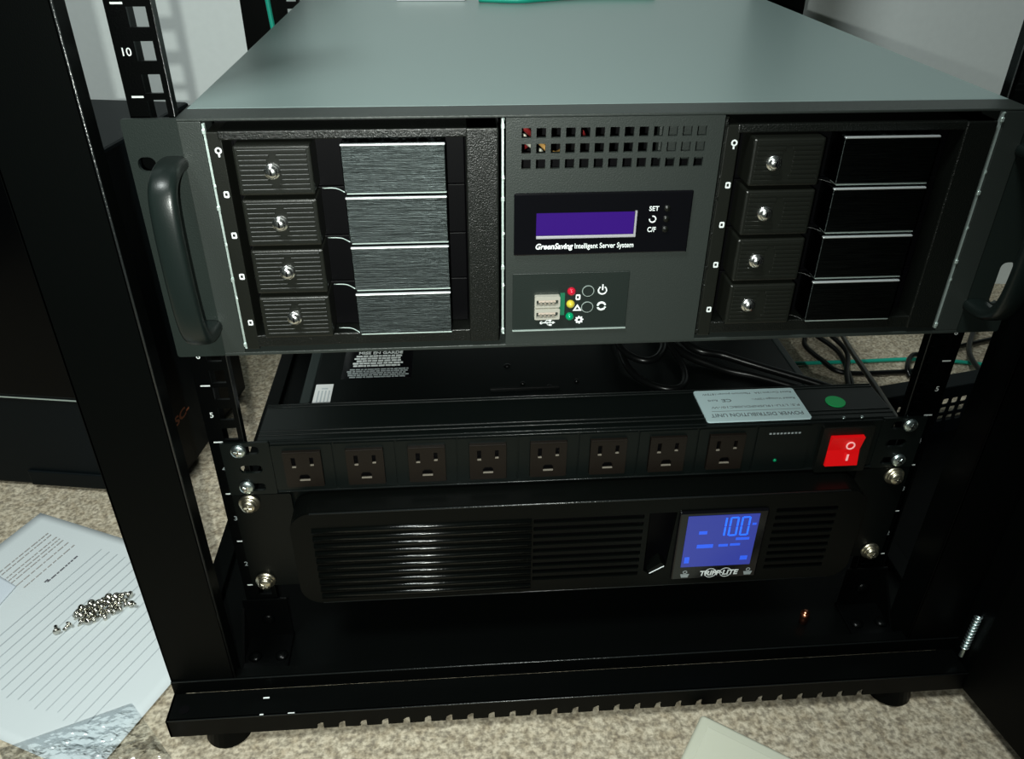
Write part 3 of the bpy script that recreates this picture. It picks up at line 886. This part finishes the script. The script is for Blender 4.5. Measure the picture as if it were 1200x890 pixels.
# paper on the carpet: u runs along the long side, v along the printed lines
PU, PV = Vector((0.909, -0.416)), Vector((-0.416, -0.909))
def P(u, v):
    return Vector((-503, 197)) + PU * u + PV * v
def sheet(name, corners, z, m, label, curl=0):
    nx, ny = 24, 24
    A_, B_, C_, D_ = [Vector(c) for c in corners]
    vs, fs = [], []
    for j in range(ny + 1):
        for i in range(nx + 1):
            s_, t = i / nx, j / ny
            p = A_.lerp(B_, s_).lerp(D_.lerp(C_, s_), t)
            h = z + 0.35 * noise.noise(Vector((p.x * .02, p.y * .02, z))) + curl * (max(0, 0.25 - s_) * 4) ** 2
            vs.append((p.x * S, p.y * S, h * S))
    for j in range(ny):
        for i in range(nx):
            a = j * (nx + 1) + i
            fs.append((a, a + nx + 1, a + nx + 2, a + 1))
    me = bpy.data.meshes.new(name); me.from_pydata(vs, [], fs)
    o = link(name, me, m, smooth=True)
    sm = o.modifiers.new('thick', 'SOLIDIFY'); sm.thickness = 0.15 * S
    return tag(o, label, 'paper')
sh = sheet('ruled_paper', [P(0, 0), P(257, 0), P(257, 200), P(0, 200)], FL + 0.7, 'paper', 'white ruled sheet on the carpet with a heap of screws on it')
def strip(p, q, wd, z, b):
    p, q = Vector(p), Vector(q); d = (q - p).normalized(); n = Vector((-d.y, d.x)) * wd / 2
    vs = [b.bm.verts.new((*(c), z)) for c in (p - n, q - n, q + n, p + n)]
    b.bm.faces.new(vs)
zr = FL + 1.35
b = B()
for k in range(15):
    u = 95 + 9.4 * k
    strip(P(u, 19 if k < 13 else 30), P(u - 4, 172 - (k % 3) * 2), 0.7, zr, b)
tag(b.put('ruled_lines', 'rule', sh), kind='stuff')
b = B(); rnd = random.Random(4)
for r, u in enumerate((31, 35.5, 43, 47.5, 52, 59, 67)):
    t = 20 + r * 0.6; L = [150, 148, 130, 150, 150, 140, 75][r]
    while t < L:
        wd = rnd.uniform(2, 8)
        strip(P(u, t), P(u, t + wd), 1.0, zr, b); t += wd + rnd.uniform(.6, 1.4)
tag(b.put('printed_text', 'inkbrown', sh), kind='stuff')
b = B(); t = 34
while t < 68:
    wd = rnd.uniform(2.0, 6)
    strip(P(81, t), P(81, t + wd), 1.4, zr, b); t += wd + 0.8
strip(P(79, 66), P(79, 70), 1.5, zr, b)
tag(b.put('printed_title', 'inkdark', sh), kind='stuff')
sheet('folded_paper', [(-540, 135), (-483, 97), (-492, 58), (-570, 60)], FL + 1.9, 'paper2', 'small bluish slip lying over the left edge of the ruled sheet')

# heap of screws
def heap_screw(x, y, z, rx, ry, rz, label, group, m='pile'):
    o = heap_proto.copy() if heap_proto.users_collection and heap_used[0] else heap_proto
    if heap_used[0]:
        COL.objects.link(o)
    heap_used[0] = True
    o.location = Vector((x, y, z)) * S
    o.rotation_euler = (rx, ry, rz)
    tag(o, label, 'screw', group)
    return o
M['pile'] = mat('nickel_plated_screw', (0.62, 0.60, 0.53), 0.22, 1.0)
b = B()
b.cyl((0, 0, 0.5), 3.1, 1.0, 'z', 14).dome((0, 0, 1.0), 3.1, 1.5, (0, 0, 1), 14, 3).cyl((0, 0, -2.6), 1.5, 5.4, 'z', 8)
heap_proto = b.put('small_screw', 'pile', None, True)
heap_used = [False]
spots = []
rnd = random.Random(11)
tries = 0
while len(spots) < 40 and tries < 9000:
    tries += 1
    t = rnd.random()
    cx, cy = -414 + 34 * t, 52 + 18 * t
    ww = 2.0 + 9.5 * math.sin(math.pi * min(1, t * 0.85 + 0.12))
    d = rnd.uniform(-1, 1) * ww
    x_, y_ = cx - 0.45 * d, cy + 0.89 * d + 3
    lay = rnd.choice((0, 0, 1))
    if lay and abs(d) > ww * .6: lay = 0
    if all((x_ - a) ** 2 + (y_ - b_) ** 2 > (4.6 if lay == c_ else 2.4) ** 2 for a, b_, c_ in spots):
        spots.append((x_, y_, lay))
for (x_, y_, lay) in spots:
    heap_screw(x_, y_, FL + 4.2 + 4.0 * lay, rnd.uniform(-1.0, 1.0), rnd.uniform(-.8, .8), rnd.uniform(0, 6.28),
               'small silver screw in the heap on the ruled paper', 'small screws heaped on the paper')
heap_screw(-426, 41, FL + 4.2, 1.7, 0.2, 0.5, 'lone silver screw at the left, farthest from the heap', 'stray small screws')
heap_screw(-418.5, 46.5, FL + 4.2, 1.3, 0.3, 2.5, 'dark silver screw between the heap and the lone screw', 'stray small screws')
heap_screw(-373, 66.5, FL + 4.2, 2.0, 0.1, 4.2, 'silver screw at the right-hand tip of the heap', 'stray small screws')
heap_screw(-378.5, 78, FL + 4.2, 1.5, -.3, 1.2, 'silver screw lying just above the right tip of the heap', 'stray small screws')

# clear plastic bag
def bag():
    nx, ny = 70, 60
    vs, fs = [], []
    A_, B_, C_, D_ = Vector((-425, -66)), Vector((-342, -33)), Vector((-290, -92)), Vector((-370, -150))
    for j in range(ny + 1):
        for i in range(nx + 1):
            s_, t = i / nx, j / ny
            p = A_.lerp(B_, s_).lerp(D_.lerp(C_, s_), t)
            edge = min(s_, 1 - s_, t, 1 - t) * 6
            h = 2.6 + 8 * min(1, edge) * abs(noise.noise(Vector((p.x * .03, p.y * .06, 3)))) + 3.0 * min(1, edge) * abs(noise.noise(Vector((p.x * .09, p.y * .15, 7)))) + 1.2 * min(1, edge) * abs(noise.noise(Vector((p.x * .2, p.y * .35, 5))))
            vs.append((p.x * S, p.y * S, (FL + h) * S))
    for j in range(ny):
        for i in range(nx):
            a = j * (nx + 1) + i
            fs.append((a, a + nx + 1, a + nx + 2, a + 1))
    me = bpy.data.meshes.new('plastic_bag'); me.from_pydata(vs, [], fs)
    o = link('plastic_bag', me, 'film')
    tag(o, 'crumpled clear plastic bag over the near corner of the ruled paper', 'bag')
bag()

# cream device at the bottom edge
A0 = Vector((88, -76)); ang = math.atan2(-(108.9 - 76.4) , 134.4 - 89.5)
t = thing('cream_box', 'cream plastic box corner on the carpet in front of the rack', 'box', (88, -80, FL), ang)
b = B()
b.box(0, 150, -90, 0, 0.5, 15, 3.5, 4)
b.put('case', 'cream', t, True)
B().box(8, 140, -80, -9, 14.6, 15.4, 0.35).put('top_panel', 'cream', t)

# perforated panel on the carpet at the right
t = thing('perforated_panel', 'black perforated metal panel standing on the carpet right of the rack', 'panel', (319, 238, FL), math.radians(11.8))
loops = [rect(0, 330, 0, 64)]
for g0 in (16, 112, 220):
    for i in range(6):
        for j in range(3):
            cx = g0 + i * 12.2 + 4; cz = 45.5 - j * 11.5
            loops.append(rrect(cx - 4.2, cx + 4.2, cz - 3.8, cz + 3.8, 1.6, 2))
link('perforated_face', plate(loops, 'xz', 0, 1.5), 'tower', t)
B().box(0, 330, 0, 24, 62.5, 64, 0.4).put('top_flange', 'tower', t)
B().prism([(-10, 24), (330, 24), (330, -292), (-74, -273)], 'z', 0.3, 1.6).put('tray_floor', 'frame', t)

# ================================================================== cables
def cable(name, pts, r, m, label, k=7, cat='cable', group=None):
    o = B().tube(smooth_path(pts, k), r, 8).put(name, m, None, True)
    return tag(o, label, cat, group)
F1 = FL + 3.5
cable('power_cable', [(396, 560, F1), (393, 500, F1), (383, 470, F1), (388, 431, F1 + 2), (405, 400, F1), (470, 396, F1), (520, 400, F1)], 3.4, 'cable', 'black cable looping on the carpet from under the server towards the right rail')
cable('power_cable', [(400, 560, F1 + 7), (400, 497, F1 + 7), (414, 440, F1 + 7), (404, 382, F1 + 7), (390, 340, F1 + 6), (360, 300, F1 + 4)], 3.2, 'cable', 'first black cable running across the teal cord, nearest the battery backup')
cable('power_cable', [(416, 560, F1 + 13), (416, 487, F1 + 13), (420, 430, F1 + 13), (398, 379, F1 + 13), (385, 340, F1 + 12)], 3.2, 'cable', 'second black cable running close beside the first over the teal cord')
cable('power_cable', [(446, 560, F1 + 20), (432, 497, F1 + 20), (380, 355, 22), (322, 200, 76), (262, 44, 130)], 3.0, 'cable', 'long black cable slanting down to the right end of the power strip')
cable('power_cable', [(486, 384, F1), (486, 395, F1 + 7), (504, 420, F1 + 9), (530, 428, F1 + 8), (640, 470, F1), (720, 500, F1)], 3.2, 'cable', 'black cable arching up beside the right rail')
cable('power_cable', [(560, 350, F1 + 16), (580, 420, F1 + 14), (640, 500, F1 + 14), (700, 560, F1 + 10)], 3.4, 'cable', 'black cable crossing the carpet between right rail and door')
cable('network_cable', [(330, 430, FL + 2.4), (352, 427.5, FL + 2.4), (432, 427, FL + 2.4), (525, 427, FL + 2.4), (606, 407, FL + 2.4), (680, 380, FL + 2.4)], 2.6, 'teal', 'teal cord lying straight on the carpet behind the power strip')
zu = 132.8 + 3.4
cable('coiled_cable', [(60, 300, zu + 14), (57, 200, zu + 14), (60, 160, zu + 9), (76, 143, zu + 7), (92, 152, zu + 8), (100, 185, zu + 10), (104, 300, zu + 14)], 3.2, 'cable', 'shiny black cable loop on top of the battery backup under the server')
cable('coiled_cable', [(66, 300, zu + 6), (60, 170, zu + 4), (66, 132, zu), (84, 110, zu), (102, 112, zu), (110, 140, zu + 1), (104, 200, zu + 4), (96, 300, zu + 6)], 3.0, 'cable', 'larger black cable loop nearest the power strip on the battery backup')
cable('power_cable', [(118, 300, zu + 14), (118, 172, zu + 9), (150, 150, zu + 5), (180, 132, zu + 2), (214, 108, zu + 1), (252, 76, zu)], 3.6, 'cable', 'upper of two thick black cables slanting right over the battery backup')
cable('power_cable', [(100, 300, zu + 7), (108, 180, zu + 3), (140, 140, zu), (170, 122, zu), (204, 98, zu), (246, 66, zu - 1)], 3.6, 'cable', 'lower of two thick black cables slanting right over the battery backup')
cable('network_cable', [(-262, 506, 480), (-264, 470, 420), (-262, 468, 360), (-256, 470, 300), (-250, 480, 180), (-250, 480, 0)], 2.6, 'teal', 'teal cord hanging down the rear left post')
# things lying at the back of the lid
o = B().box(-0.5, 62, 0, 30, 0, 6, 1.2).put('white_packet', 'foil', None)
o.location = Vector((-128, 362, Z1 + .1)) * S
tag(o, 'small white packet at the back of the server lid', 'packet')
cable('network_cable', [(-54, 352, Z1 + 3), (-20, 344, Z1 + 3), (0, 352, Z1 + 3), (30, 366, Z1 + 3), (60, 372, Z1 + 3), (110, 372, Z1 + 3)], 2.8, 'teal', 'teal cord lying on the back of the server lid')
